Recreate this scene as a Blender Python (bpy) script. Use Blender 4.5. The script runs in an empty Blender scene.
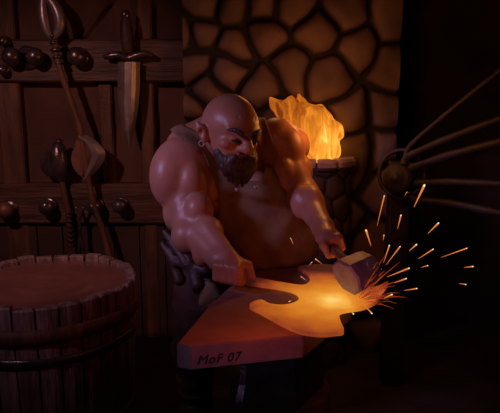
import bpy, bmesh, math, random
import numpy as np
from mathutils import Vector, Matrix, noise
random.seed(7); rng = np.random.RandomState(7)
S = bpy.context.scene; COL = S.collection
PI = math.pi
# ------------------------------------------------------------------ camera
F = 600.0; PITCH = math.radians(11.0); CZ = 1.8
cp, sp = math.cos(PITCH), math.sin(PITCH)
cd = bpy.data.cameras.new('camera'); cam = bpy.data.objects.new('camera', cd); COL.objects.link(cam)
cd.sensor_width = 36; cd.lens = F * 36 / 500; cam.location = (0, 0, CZ)
cam.rotation_euler = (PI / 2 - PITCH, 0, 0); S.camera = cam; cd.clip_start = .05

def ray(px, py):
    a = (px - 250) / F; b = (206.5 - py) / F
    return Vector((a, cp + b * sp, -sp + b * cp))
def W(px, py, Y):
    d = ray(px, py); t = Y / d.y
    return Vector((0, 0, CZ)) + d * t
def WZ(px, py, z):
    d = ray(px, py); t = (z - CZ) / d.z
    return Vector((0, 0, CZ)) + d * t

# ------------------------------------------------------------------ materials
def mat(name, col, rough=.6, metal=0, col2=None, scale=6, stretch=(1, 1, 1), bump=.3, bscale=None, spec=.5, detail=5, contrast=(.35, .65), coat=0):
    m = bpy.data.materials.new(name); m.use_nodes = True; n = m.node_tree.nodes; l = m.node_tree.links
    b = n['Principled BSDF']; b.inputs['Roughness'].default_value = rough; b.inputs['Metallic'].default_value = metal
    b.inputs['Specular IOR Level'].default_value = spec
    if coat: b.inputs['Coat Weight'].default_value = coat; b.inputs['Coat Roughness'].default_value = .3
    tc = n.new('ShaderNodeTexCoord'); mp = n.new('ShaderNodeMapping'); mp.inputs['Scale'].default_value = stretch
    l.new(tc.outputs['Object'], mp.inputs['Vector'])
    nz = n.new('ShaderNodeTexNoise'); nz.inputs['Scale'].default_value = scale; nz.inputs['Detail'].default_value = detail
    l.new(mp.outputs[0], nz.inputs['Vector'])
    rp = n.new('ShaderNodeValToRGB'); rp.color_ramp.elements[0].position = contrast[0]; rp.color_ramp.elements[1].position = contrast[1]
    rp.color_ramp.elements[0].color = (*col, 1); rp.color_ramp.elements[1].color = (*(col2 or col), 1)
    l.new(nz.outputs['Fac'], rp.inputs[0]); l.new(rp.outputs[0], b.inputs['Base Color'])
    if bump:
        n2 = n.new('ShaderNodeTexNoise'); n2.inputs['Scale'].default_value = bscale or scale * 3; n2.inputs['Detail'].default_value = 6
        l.new(mp.outputs[0], n2.inputs['Vector'])
        bp = n.new('ShaderNodeBump'); bp.inputs['Strength'].default_value = bump; bp.inputs['Distance'].default_value = .01
        l.new(n2.outputs['Fac'], bp.inputs['Height']); l.new(bp.outputs[0], b.inputs['Normal'])
    return m
def emis(name, col, s):
    m = bpy.data.materials.new(name); m.use_nodes = True; n = m.node_tree.nodes; l = m.node_tree.links
    n.remove(n['Principled BSDF']); e = n.new('ShaderNodeEmission'); e.inputs[0].default_value = (*col, 1); e.inputs[1].default_value = s
    l.new(e.outputs[0], n['Material Output'].inputs[0]); return m
M = {}
M['skin'] = mat('skin', (.36, .145, .085), .42, col2=(.45, .19, .12), scale=7, bump=.15, bscale=40, spec=.45)
M['tunic'] = mat('tunic_cloth', (.15, .085, .045), .85, col2=(.23, .13, .07), scale=9, bump=.5, bscale=25)
M['leather'] = mat('dark_leather', (.045, .02, .018), .55, col2=(.085, .035, .032), scale=14, bump=.5)
M['trouser'] = mat('trouser_cloth', (.045, .016, .014), .85, col2=(.085, .03, .025), scale=10, bump=.6)
M['beard'] = mat('beard_hair', (.03, .014, .014), .5, col2=(.065, .03, .028), scale=40, stretch=(1, 1, .15), bump=.6)
M['rust'] = mat('rusted_iron', (.22, .09, .06), .5, .3, col2=(.32, .14, .10), bump=.3)
M['iron'] = mat('iron', (.10, .07, .08), .27, .7, col2=(.24, .18, .2), scale=12, bump=.3)
M['steel'] = mat('steel', (.34, .27, .28), .36, .6, col2=(.45, .37, .38), scale=14, bump=.15)
M['hammer'] = mat('hammer_steel', (.31, .26, .38), .5, .2, col2=(.42, .36, .50), scale=16, bump=.25)
M['anvil'] = mat('anvil_iron', (.27, .15, .15), .55, .1, col2=(.36, .20, .2), scale=12, bump=.3)
M['black'] = mat('inscription_black', (.02, .012, .016), .8, bump=0)
M['wood'] = mat('dark_wood', (.085, .035, .02), .6, col2=(.20, .085, .05), scale=5, stretch=(3, 3, .5), bump=.7, bscale=18)
M['rail'] = mat('rail_wood', (.06, .025, .018), .55, col2=(.15, .065, .045), scale=5, stretch=(.4, 3, 4), bump=.8, bscale=14)
M['stave'] = mat('stave_wood', (.15, .085, .085), .55, col2=(.40, .26, .27), scale=7, stretch=(4, 4, .6), bump=.9, bscale=18)
M['plaster'] = mat('plaster', (.09, .038, .03), .85, col2=(.17, .075, .055), scale=2.2, bump=.8, bscale=5)
M['stone'] = mat('stone', (.20, .115, .095), .75, col2=(.36, .21, .17), scale=3.5, bump=.6, bscale=14)
M['floor'] = mat('floor_earth', (.035, .02, .017), .9, col2=(.06, .035, .03), scale=4, bump=.6)
M['dark'] = mat('shaded_wall', (.05, .025, .02), .9, col2=(.08, .04, .03), scale=2.5, bump=.5)  # near-black tone puts the room's shade into walls and boards
M['cord'] = mat('cord', (.05, .03, .022), .9, bump=.3)
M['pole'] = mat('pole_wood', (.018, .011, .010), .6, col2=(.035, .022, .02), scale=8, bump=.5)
M['bone'] = mat('pale_metal', (.5, .42, .36), .4, .3, bump=.2)
M['water'] = mat('quench_water', (.22, .085, .07), .22, col2=(.32, .125, .10), scale=3, bump=.25, bscale=7, spec=.5)
M['coal'] = mat('coal', (.03, .02, .02), .8, bump=.6)

# ------------------------------------------------------------------ object helpers
def link(name, me, m, parent=None, smooth=True):
    o = bpy.data.objects.new(name, me); COL.objects.link(o)
    if m: me.materials.append(m)
    if smooth: me.polygons.foreach_set('use_smooth', [True] * len(me.polygons))
    if parent is not None:
        o.parent = parent
        loc = Vector((0, 0, 0)); p = parent
        while p is not None:
            if p.type == 'EMPTY': loc += p.location
            p = p.parent
        o.matrix_parent_inverse = Matrix.Translation(-loc)   # parts are modelled in place
    return o
def obj(name, bm, m, parent=None, smooth=False):
    bmesh.ops.recalc_face_normals(bm, faces=bm.faces)
    me = bpy.data.meshes.new(name); bm.to_mesh(me); bm.free()
    return link(name, me, m, parent, smooth)
def thing(name, label, cat, loc, group=None):
    o = bpy.data.objects.new(name, None); COL.objects.link(o); o.location = loc; o.empty_display_size = .1
    o['label'] = label; o['category'] = cat
    if group: o['group'] = group
    return o
def tag(o, label, cat, group=None, kind=None):
    o['label'] = label; o['category'] = cat
    if group: o['group'] = group
    if kind: o['kind'] = kind
    return o
def struct(o): o['kind'] = 'structure'; return o

def box(bm, c, s, R=None, bev=0.0):
    r = bmesh.ops.create_cube(bm, size=1); vs = r['verts']
    bmesh.ops.scale(bm, vec=s, verts=vs)
    if bev:
        es = list({e for v in vs for e in v.link_edges})
        rb = bmesh.ops.bevel(bm, geom=es, offset=bev, segments=2, affect='EDGES', profile=.6)
        vs = list({v for f in rb['faces'] for v in f.verts} | {v for v in vs if v.is_valid})
    if R is not None: bmesh.ops.transform(bm, matrix=R.to_4x4(), verts=vs)
    bmesh.ops.translate(bm, vec=c, verts=vs); return vs
def frame(d):
    d = Vector(d).normalized(); a = Vector((0, 0, 1)) if abs(d.z) < .9 else Vector((1, 0, 0))
    x = a.cross(d).normalized(); y = d.cross(x); return x, y, d
def tube(bm, pts, rad, n=12, cap=True, flat=1.0, up=None):
    pts = [Vector(p) for p in pts]
    if not hasattr(rad, '__len__'): rad = [rad] * len(pts)
    rings = []
    px = None
    for i, p in enumerate(pts):
        d = (pts[min(i + 1, len(pts) - 1)] - pts[max(i - 1, 0)]).normalized()
        if px is None:
            x, y, _ = frame(d)
            if up is not None: x = (Vector(up) - d * d.dot(Vector(up))).normalized(); y = d.cross(x)
        else:
            x = (px - d * d.dot(px)).normalized(); y = d.cross(x)
        px = x
        rings.append([bm.verts.new(p + (x * math.cos(2 * PI * k / n) + y * math.sin(2 * PI * k / n) * flat) * rad[i]) for k in range(n)])
    for a, b in zip(rings, rings[1:]):
        for k in range(n): bm.faces.new((a[k], a[(k + 1) % n], b[(k + 1) % n], b[k]))
    if cap: bm.faces.new(rings[0]); bm.faces.new(rings[-1])
def lathe(bm, prof, n=20, origin=(0, 0, 0), axis=(0, 0, 1)):
    """prof: list of (radius, height along axis)"""
    x, y, d = frame(axis); o = Vector(origin); rings = []
    for r, h in prof:
        if r < 1e-5: rings.append([bm.verts.new(o + d * h)])
        else: rings.append([bm.verts.new(o + d * h + (x * math.cos(2 * PI * k / n) + y * math.sin(2 * PI * k / n)) * r) for k in range(n)])
    for a, b in zip(rings, rings[1:]):
        for k in range(n):
            k2 = (k + 1) % n
            if len(a) == 1: bm.faces.new((a[0], b[k2], b[k]))
            elif len(b) == 1: bm.faces.new((a[k], a[k2], b[0]))
            else: bm.faces.new((a[k], a[k2], b[k2], b[k]))
def ballprof(r, n=8, sq=1.0, h0=0): return [(r * math.sin(PI * i / n), h0 - r * sq * math.cos(PI * i / n)) for i in range(n + 1)]
def catmull(P, n=6, closed=False):
    P = [Vector(p) for p in P]; out = []; N = len(P)
    rngi = range(N) if closed else range(N - 1)
    for i in rngi:
        g = (lambda k: P[k % N]) if closed else (lambda k: P[max(0, min(N - 1, k))])
        a, b, c, d = g(i - 1), g(i), g(i + 1), g(i + 2)
        for j in range(n):
            t = j / n
            out.append(.5 * ((2 * b) + (c - a) * t + (2 * a - 5 * b + 4 * c - d) * t * t + (3 * b - 3 * c + d - a) * t ** 3))
    if not closed: out.append(P[-1])
    return out

# ------------------------------------------------------------------ implicit surfaces
class Grid:
    def __init__(s, lo, hi, h):
        s.h = h; s.lo = np.array(lo, float); s.n = np.ceil((np.array(hi) - s.lo) / h).astype(int) + 1
        s.D = np.full(s.n, 1.0, np.float32)
    def sub(s, lo, hi):
        a = np.clip(np.floor((np.array(lo) - s.lo) / s.h).astype(int), 0, s.n); b = np.clip(np.ceil((np.array(hi) - s.lo) / s.h).astype(int) + 1, 0, s.n)
        sl = tuple(slice(x, y) for x, y in zip(a, b))
        ax = [s.lo[i] + s.h * np.arange(a[i], b[i]) for i in range(3)]
        return sl, np.meshgrid(*ax, indexing='ij', sparse=True)
    def blend(s, sl, d, k, cut=False):
        o = s.D[sl]
        if cut:
            d = -d; hh = np.clip(.5 - .5 * (o - d) / k, 0, 1); r = o * (1 - hh) + d * hh + k * hh * (1 - hh)
        else:
            hh = np.clip(.5 + .5 * (d - o) / k, 0, 1); r = d * (1 - hh) + o * hh - k * hh * (1 - hh)
            r = np.where(o >= .99, d, r)
        s.D[sl] = r
    def cap(s, a, b, ra, rb=None, k=.03, cut=False):
        rb = ra if rb is None else rb; a = np.array(a, float); b = np.array(b, float); m = max(ra, rb) + k + .05
        sl, (x, y, z) = s.sub(np.minimum(a, b) - m, np.maximum(a, b) + m)
        ab = b - a; L = ab @ ab + 1e-12
        t = np.clip(((x - a[0]) * ab[0] + (y - a[1]) * ab[1] + (z - a[2]) * ab[2]) / L, 0, 1)
        d = np.sqrt((x - a[0] - t * ab[0]) ** 2 + (y - a[1] - t * ab[1]) ** 2 + (z - a[2] - t * ab[2]) ** 2) - (ra + (rb - ra) * t)
        s.blend(sl, d, k, cut)
    def ell(s, c, r, k=.03, R=None, cut=False):
        c = np.array(c, float); r = np.array(r, float); m = max(r) + k + .05
        sl, (x, y, z) = s.sub(c - m, c + m); x = x - c[0]; y = y - c[1]; z = z - c[2]
        if R is not None:
            R = np.array(R); x, y, z = (R[0, 0] * x + R[0, 1] * y + R[0, 2] * z, R[1, 0] * x + R[1, 1] * y + R[1, 2] * z, R[2, 0] * x + R[2, 1] * y + R[2, 2] * z)
        k0 = np.sqrt((x / r[0]) ** 2 + (y / r[1]) ** 2 + (z / r[2]) ** 2); k1 = np.sqrt((x / r[0] ** 2) ** 2 + (y / r[1] ** 2) ** 2 + (z / r[2] ** 2) ** 2) + 1e-9
        s.blend(sl, k0 * (k0 - 1) / k1, k, cut)
def nets(D, lo, h):
    ins = D < 0; nx, ny, nz = D.shape
    cnt = np.zeros((nx - 1, ny - 1, nz - 1), np.uint8)
    offs = [(i, j, k) for i in (0, 1) for j in (0, 1) for k in (0, 1)]
    for i, j, k in offs: cnt += ins[i:nx - 1 + i, j:ny - 1 + j, k:nz - 1 + k]
    I = np.argwhere((cnt > 0) & (cnt < 8)); N = len(I)
    idx = np.full(cnt.shape, -1, np.int32); idx[tuple(I.T)] = np.arange(N)
    val = {o: D[I[:, 0] + o[0], I[:, 1] + o[1], I[:, 2] + o[2]] for o in offs}
    acc = np.zeros((N, 3)); w = np.zeros(N)
    for a in offs:
        for ax in range(3):
            if a[ax]: continue
            b = list(a); b[ax] = 1; b = tuple(b); va, vb = val[a], val[b]; cr = (va < 0) != (vb < 0)
            t = np.where(cr, va / np.where(cr, va - vb, 1), 0)
            p = np.tile(np.array(a, float), (N, 1)); p[:, ax] = t
            acc[cr] += p[cr]; w += cr
    V = (I + acc / w[:, None]) * h + lo
    Q = []
    for ax in range(3):
        s0 = [slice(0, n) for n in D.shape]; s1 = [slice(0, n) for n in D.shape]
        s0[ax] = slice(0, D.shape[ax] - 1); s1[ax] = slice(1, D.shape[ax])
        e = np.argwhere(ins[tuple(s0)] != ins[tuple(s1)]); u, v = (ax + 1) % 3, (ax + 2) % 3
        e = e[(e[:, u] > 0) & (e[:, v] > 0) & (e[:, u] < cnt.shape[u]) & (e[:, v] < cnt.shape[v])]
        def c(du, dv):
            q = e.copy(); q[:, u] += du; q[:, v] += dv; return idx[tuple(q.T)]
        q = np.stack([c(-1, -1), c(0, -1), c(0, 0), c(-1, 0)], 1)
        fl = ~ins[tuple(e.T)]; q[fl] = q[fl][:, ::-1]; Q.append(q)
    return V, np.concatenate(Q)
def sdf_obj(name, D, g, m, parent=None, smooth_iter=2):
    V, Q = nets(D, g.lo, g.h); Q = Q[(Q >= 0).all(1)]
    for _ in range(smooth_iter):
        A = np.zeros_like(V); c = np.zeros(len(V))
        for i in range(4):
            for j in (1, 3):
                np.add.at(A, Q[:, i], V[Q[:, (i + j) % 4]]); np.add.at(c, Q[:, i], 1)
        ok = c > 0; V[ok] = V[ok] * .5 + .5 * A[ok] / c[ok][:, None]
    me = bpy.data.meshes.new(name); me.vertices.add(len(V)); me.vertices.foreach_set('co', V.astype(np.float32).ravel())
    me.loops.add(Q.size); me.loops.foreach_set('vertex_index', Q.ravel().astype(np.int32))
    me.polygons.add(len(Q)); me.polygons.foreach_set('loop_start', np.arange(0, Q.size, 4, dtype=np.int32))
    me.update(calc_edges=True); me.validate()
    return link(name, me, m, parent)

# ================================================================== SETTING
YW = 4.25          # timber wall plane
YS = 4.0           # face of the stone chimney wall
bm = bmesh.new(); box(bm, (.4, 2.2, -.05), (6.8, 5.4, .1)); struct(obj('floor', bm, M['floor']))
bm = bmesh.new(); box(bm, (.4, 2.2, 3.25), (6.8, 5.4, .1)); struct(obj('ceiling', bm, M['dark']))
bm = bmesh.new(); box(bm, (-3.05, 2.2, 1.6), (.1, 5.4, 3.2)); struct(obj('wall_left', bm, M['dark']))
bm = bmesh.new(); box(bm, (3.85, 2.2, 1.6), (.1, 5.4, 3.2)); struct(obj('wall_right', bm, M['dark']))
bm = bmesh.new(); box(bm, (.4, YW + .33, 1.6), (6.8, .1, 3.2)); struct(obj('wall_far', bm, M['dark']))

def relief(name, seeds_uv, umin, umax, vmin, vmax, du, pos, depth, m, parent=None, gap=.018, rnd=.6):
    """masonry relief: irregular rounded stones standing out from recessed joints"""
    nu = int((umax - umin) / du) + 1; nv = int((vmax - vmin) / du) + 1
    U, V = np.meshgrid(np.linspace(umin, umax, nu), np.linspace(vmin, vmax, nv), indexing='ij')
    wob = np.vectorize(lambda a, b: noise.noise(Vector((a * 6, b * 6, 1.3))))(U, V); wob2 = np.vectorize(lambda a, b: noise.noise(Vector((a * 6, b * 6, 7.7))))(U, V)
    Uw = U + wob * .035; Vw = V + wob2 * .035
    s = np.array(seeds_uv); d = np.sqrt((Uw[..., None] - s[:, 0]) ** 2 + (Vw[..., None] - s[:, 1]) ** 2)
    o = np.sort(d, 2); idm = np.argmin(d, 2); e1, e2, e3 = [np.maximum((o[..., q] - o[..., 0]) * .5, 1e-4) for q in (1, 2, 3)]; edge = (e1 ** -3 + e2 ** -3 + e3 ** -3) ** (-1 / 3)
    hgt = np.clip((edge - gap * .5) / .07, 0, 1); hgt = np.sqrt(1 - (1 - hgt) ** 2)
    amp = (.65 + .5 * rng.rand(len(s)))[idm]
    H = hgt * depth * amp + wob * .008
    me = bpy.data.meshes.new(name)
    verts = [pos(U[i, j], V[i, j], H[i, j]) for i in range(nu) for j in range(nv)]
    faces = [(i * nv + j, (i + 1) * nv + j, (i + 1) * nv + j + 1, i * nv + j + 1) for i in range(nu - 1) for j in range(nv - 1)]
    me.from_pydata(verts, [], faces); me.update()
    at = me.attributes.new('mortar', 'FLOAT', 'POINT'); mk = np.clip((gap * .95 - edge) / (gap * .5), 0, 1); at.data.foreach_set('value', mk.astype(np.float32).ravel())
    return link(name, me, m, parent)
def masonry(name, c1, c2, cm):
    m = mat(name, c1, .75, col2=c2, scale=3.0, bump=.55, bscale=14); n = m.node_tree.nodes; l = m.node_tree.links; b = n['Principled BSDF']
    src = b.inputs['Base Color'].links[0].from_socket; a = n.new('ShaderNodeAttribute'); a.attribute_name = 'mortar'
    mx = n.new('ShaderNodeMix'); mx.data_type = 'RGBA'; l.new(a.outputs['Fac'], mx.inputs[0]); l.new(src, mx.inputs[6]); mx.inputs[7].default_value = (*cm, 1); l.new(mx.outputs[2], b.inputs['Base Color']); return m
M['shaded_stone'] = masonry('hearth_stone_shade', (.055, .03, .026), (.10, .055, .045), (.02, .011, .01))  # masonry copy darkened to carry the shade below the sill
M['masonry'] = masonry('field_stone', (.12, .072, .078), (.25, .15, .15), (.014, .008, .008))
px_seeds = [(205,4),(234,8),(202,30),(291,6),(345,12),(267,36),(234,46),(228,72),(263,90),(290,72),(318,34),(328,78),(357,48),(350,114),(206,92),(191,68),(190,106),(184,32),
            (392,18),(392,70),(385,110),(358,150),(205,140),(240,130),(280,120),(315,130),(186,140),(262,4),(190,180),(230,180),(275,175),(380,150),(400,185),(180,215),(215,225),(430,45),(430,110),(425,150)]
seeds = []
for a, b in px_seeds:
    p = W(a, b, YS); seeds.append((p.x, p.z))
for i in range(-3, 16):
    for j in range(0, 14):
        c = (i * .27 - .6 + .1 * rng.rand(), j * .25 + .1 * rng.rand() + (i % 2) * .1)
        if min(math.hypot(c[0] - s_[0], c[1] - s_[1]) for s_ in seeds) > .2: seeds.append(c)
xl = W(184, 60, YS).x; xr = W(398, 60, YS).x  # stone ends here; dark wall behind stands in for the right-hand shade
def pw(u, v, h): return (u, YS - h, v)
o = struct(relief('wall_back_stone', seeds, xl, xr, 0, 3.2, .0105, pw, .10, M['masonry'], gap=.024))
bm = bmesh.new(); box(bm, ((xl + xr) / 2, YS + .17, 1.6), (xr - xl, .33, 3.2)); struct(obj('wall_back_core', bm, M['dark']))

# timber framed wall on the left
def panel_noise(bm, x0, x1, z0, z1, y, st=.05, amp=.012):
    nx = int((x1 - x0) / st); nz = int((z1 - z0) / st); g = []
    for i in range(nx + 1):
        g.append([bm.verts.new((x0 + (x1 - x0) * i / nx, y - amp * noise.noise(Vector((i * .35, j * .35, x0))) - amp * .6 * noise.noise(Vector((i * .9, j * .9, 3))), z0 + (z1 - z0) * j / nz)) for j in range(nz + 1)])
    for i in range(nx):
        for j in range(nz): bm.faces.new((g[i][j], g[i + 1][j], g[i + 1][j + 1], g[i][j + 1]))
bm = bmesh.new(); panel_noise(bm, -3.0, xl, 0, 3.2, YW); box(bm, ((-3 + xl) / 2, YW + .15, 1.6), (xl + 3, .2, 3.2)); struct(obj('wall_back_plaster', bm, M['plaster'], smooth=True))
def beam(x0, x1, z0, z1, y0, y1, m, seed=0, n=24, name='trim_1'):
    """hewn beam with slightly wandering edges"""
    bm = bmesh.new(); horiz = (x1 - x0) > (z1 - z0); rings = []
    for i in range(n + 1):
        t = i / n; w = lambda q: .007 * noise.noise(Vector((t * 7, q, seed)))
        if horiz:
            x = x0 + (x1 - x0) * t; c = [(x, y0 + w(1), z0 + .012 + w(2)), (x, y0 + .012 + w(1), z0 + w(3)), (x, y1, z0), (x, y1, z1), (x, y0 + .012 + w(5), z1 + w(4)), (x, y0 + w(5), z1 - .012 + w(4))]
        else:
            z = z0 + (z1 - z0) * t; c = [(x0 + .012 + w(2), y0 + w(1), z), (x0 + w(3), y0 + .012 + w(1), z), (x0, y1, z), (x1, y1, z), (x1 + w(4), y0 + .012 + w(5), z), (x1 - .012 + w(4), y0 + w(5), z)]
        rings.append([bm.verts.new(q) for q in c])
    for a, b in zip(rings, rings[1:]):
        for k in range(6): bm.faces.new((a[k], a[(k + 1) % 6], b[(k + 1) % 6], b[k]))
    bm.faces.new(rings[0]); bm.faces.new(rings[-1])
    return struct(obj(name, bm, m))
YR = YW - .10
zz = lambda py, Y=YR: W(100, py, Y).z
xx = lambda px, py=100, Y=YR: W(px, py, Y).x
beam(-3.0, xl - .02, zz(82), zz(39), YR, YW + .05, M['rail'], 1, name='trim_1')
beam(-3.0, xl - .02, zz(224), zz(184), YR, YW + .05, M['rail'], 2, name='trim_2')
beam(xx(-6), xx(18), 0, 3.2, YR + .035, YW + .05, M['wood'], 3, name='trim_3')
beam(xx(138), xx(153), 0, 3.2, YR + .035, YW + .05, M['wood'], 4, name='trim_4')
beam(xx(96), xx(110), zz(184), zz(82), YR + .06, YW + .05, M['wood'], 5, name='trim_5')
beam(xx(-90), xx(-62), 0, 3.2, YR + .035, YW + .05, M['wood'], 6, name='trim_6')
beam(-3.0, xl - .02, zz(-22), zz(-60), YR, YW + .05, M['rail'], 7, name='trim_7')
bm = bmesh.new()
for k in range(14):
    x0 = -3 + k * (xl + 3) / 14; box(bm, (x0 + (xl + 3) / 28, YW - .03, zz(222) / 2), ((xl + 3) / 14 - .008, .05, zz(222)), None, .004)
struct(obj('shade_boards', bm, M['dark']))  # added dark boards standing in for the shade under the lower rail
# diagonal brace in the upper panel
bm = bmesh.new(); tube(bm, [W(122, -12, YW), W(104, 12, YW), W(84, 37, YW)], .035, n=4, flat=.6); struct(obj('trim_8', bm, M['wood']))

# ================================================================== PEGS ON THE RAILS
def peg(px, py, rpx, label, lobes=1, m='iron'):
    Y = YR; r = rpx / 143.0
    base = W(px, py, Y)
    t = thing('wall_peg', label, 'peg', base, 'knobbed pegs on the wall rails')
    bm = bmesh.new(); lathe(bm, [(r * 1.02, .0), (r * 1.05, .012), (r * .8, .02), (r * .5, .024), (r * .42, .04)], 18, base, (0, -1, 0)); obj('collar', bm, M['iron'], t, True)
    bm = bmesh.new()
    if lobes == 1: lathe(bm, ballprof(r, 9, .9, .035 + r * .8), 18, base, (0, -1, 0))
    else:
        for k, s_ in ((-1, 1.0), (1, .95)):
            lathe(bm, ballprof(r * .82 * s_, 9, .95, .035 + r * .75), 16, base + Vector((k * r * .62, 0, 0)), (k * .35, -1, .05))
    obj('knob', bm, M[m], t, True)
    return t
peg(7, 42, 5, 'small iron knob at the far left of the upper rail, above its twin')
peg(5.5, 70, 5, 'small iron knob at the far left of the upper rail, below its twin')
peg(28, 58, 11, 'double-headed iron peg on the upper rail left of the curved blade', 2)
peg(80, 57, 9, 'round iron peg on the upper rail between curved blade and dagger')
peg(10, 208, 8.5, 'worn brownish knob at the far left of the lower rail', 1, 'rust')
peg(50, 205, 8, 'dark iron peg on the lower rail just left of the hanging mace')
peg(97, 205, 8, 'iron peg with red glint on the lower rail beside the axe shaft')
peg(122, 204, 7.5, 'rightmost iron knob on the lower rail, left of the smith')

# ================================================================== DAGGER
YD = YR - .06
def wd(px, py, dy=0): return W(px, py, YD + dy)
t = thing('dagger', 'broad hanging dagger with ball-ended crossguard and orange-lit blade', 'dagger', wd(128, 60))
bm = bmesh.new(); lathe(bm, ballprof(.033, 8, 1), 16, wd(125.5, 15), wd(125.5, 15) - wd(127, 30)); obj('pommel', bm, M['iron'], t, True)
bm = bmesh.new(); ps = [wd(125.6, 18), wd(126, 22), wd(126.3, 28), wd(126.8, 36), wd(127.5, 44), wd(128, 50), wd(128.3, 54)]
tube(bm, catmull(ps, 3), [.027 + .016 * math.sin(i / 18 * PI) + .003 * (i % 2) for i in range(19)], 14); obj('grip', bm, M['leather'], t, True)
bm = bmesh.new(); tube(bm, catmull([wd(104, 57), wd(110, 56), wd(119, 55), wd(128, 58), (wd(138, 55)), wd(146, 54), wd(153, 56)], 4), [.018 + .01 * math.sin(i / 24 * PI) + .008 * abs(math.sin(i / 24 * PI * 2)) for i in range(25)], 12, flat=.8)
g_ = obj('crossguard', bm, M['iron'], t, True)
for k, (a, b, r) in enumerate(((113, 57, .050), (154, 56, .060))):
    bm = bmesh.new(); lathe(bm, ballprof(r, 8, .9), 16, wd(a, b, -.015), (1, 0, 0)); obj('guard_ball', bm, M['iron'], g_, True)
bm = bmesh.new(); tube(bm, catmull([wd(108, 57), wd(99, 60), wd(95, 52), wd(98, 44), wd(104, 42), wd(108, 46)], 5), [.018, .02, .021, .022, .021, .02, .02, .02, .02, .02, .02, .02, .019, .019, .018, .018, .018, .017, .017, .016, .015, .014, .012, .01, .008, .006], 10); obj('guard_curl', bm, M['iron'], g_, True)
def blade(name, L, R_, T, m, parent, ridge=.012, fuller=.006):
    """double edged blade from left-edge, right-edge and ridge lines"""
    bm = bmesh.new(); rows = []
    for l, r in zip(L, R_):
        c = (l + r) / 2; w = (r - l).length
        n_ = Vector((0, -1, 0))
        q = lambda s_, h: bm.verts.new(l.lerp(r, s_) + n_ * h)
        k = min(1, w / .08)
        rows.append([q(0, 0), q(.16, ridge * k * .6), q(.33, ridge * k), q(.36, ridge * .8 * k), q(.64, ridge * .8 * k), q(.67, ridge * k), q(.84, ridge * .6 * k), q(1, 0), q(.7, -ridge * k), q(.3, -ridge * k)])
    for a, b in zip(rows, rows[1:]):
        for k in range(10): bm.faces.new((a[k], a[(k + 1) % 10], b[(k + 1) % 10], b[k]))
    bm.faces.new(rows[0]); bm.faces.new(rows[-1])
    return obj(name, bm, m, parent)
Lp = catmull([wd(118, 62), wd(117.5, 80), wd(118.5, 105), wd(123, 130), wd(129, 149)], 5); Rp = catmull([wd(140, 62), wd(140, 80), wd(138.5, 105), wd(134.5, 130), wd(130.2, 149)], 5)
bl = blade('blade', Lp, Rp, 0, M['steel'], t, .040)
bm = bmesh.new(); mids = [(a.lerp(b, .5) + Vector((0, -.0345 * min(1, (b - a).length / .08), 0)), (b - a).length * .14) for a, b in zip(Lp, Rp)][:-3]  # dark strip laid over the blade as the groove's shade
r2 = [[bm.verts.new(c + Vector((x * w_, y, 0))) for x, y in ((-1, .004), (-.8, -.002), (.8, -.002), (1, .004))] for c, w_ in mids]
for a, b in zip(r2, r2[1:]):
    for k in range(4): bm.faces.new((a[k], a[(k + 1) % 4], b[(k + 1) % 4], b[k]))
bm.faces.new(r2[0]); bm.faces.new(r2[-1]); obj('fuller', bm, M['leather'], bl)['label'] = 'dark strip shading the central groove'

# ================================================================== LONG AXE WITH CURVED BLADES
YA = YR - .11
def wa(px, py, dy=0): return W(px, py, YA + dy)
t = thing('pole_axe', 'long leaning pole axe with hooked top and crescent blade lit orange', 'axe', wa(80, 150))
bm = bmesh.new(); P_ = catmull([wa(55, 40), wa(57, 58), wa(63, 78), wa(72, 104), wa(81, 134), wa(88, 178), wa(94, 205), wa(103, 232), wa(111, 262)], 4)
tube(bm, P_, [.021 + .003 * math.sin(i * 1.7) for i in range(len(P_))], 12); obj('shaft', bm, M['wood'], t, True)
bm = bmesh.new()
for a, b, r in ((53, 36, .026), (54.5, 43, .032), (56, 50, .036), (57.5, 57, .033), (59, 63, .026)):
    lathe(bm, ballprof(r, 6, .55), 14, wa(a, b), wa(53, 36) - wa(59, 63))
obj('collar', bm, M['iron'], t, True)
bm = bmesh.new(); Q_ = catmull([wa(54, 38), wa(59, 30), wa(60, 20), wa(56, 8), wa(48, -3), wa(40, -12)], 5)
tube(bm, Q_, [.016 + .022 * math.sin(PI * i / (len(Q_) - 1)) for i in range(len(Q_))], 10); obj('hook', bm, M['steel'], t, True)
bm = bmesh.new(); Q_ = catmull([wa(52, 38), wa(47, 30), wa(44, 18), wa(43, 4), wa(44, -12)], 5)
tube(bm, Q_, [.016 + .018 * math.sin(PI * i / (len(Q_) - 1)) for i in range(len(Q_))], 10); obj('spike', bm, M['steel'], t, True)
def crescent(out, inn, name, m, th, parent, dy=0):
    bm = bmesh.new(); A = catmull(out, 4); B = catmull(inn, 4); rows = []
    for p, q in zip(A, B):
        c = p.lerp(q, .55)
        rows.append([bm.verts.new(p), bm.verts.new(c + Vector((0, -th, 0))), bm.verts.new(q + Vector((0, -th, 0))), bm.verts.new(q + Vector((0, th, 0))), bm.verts.new(c + Vector((0, th, 0)))])
    for a, b in zip(rows, rows[1:]):
        for k in range(5): bm.faces.new((a[k], a[(k + 1) % 5], b[(k + 1) % 5], b[k]))
    bm.faces.new(rows[0]); bm.faces.new(rows[-1]); return obj(name, bm, m, parent)
crescent([wa(80, 133), wa(92, 138), wa(102, 147), wa(105.5, 154), wa(102, 164), wa(94, 174), wa(86, 181)], [wa(79, 137), wa(87, 142), wa(91, 149), wa(93, 155), wa(91, 162), wa(87.5, 170), wa(85, 178)], 'crescent_blade', M['steel'], .026, t)
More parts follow.
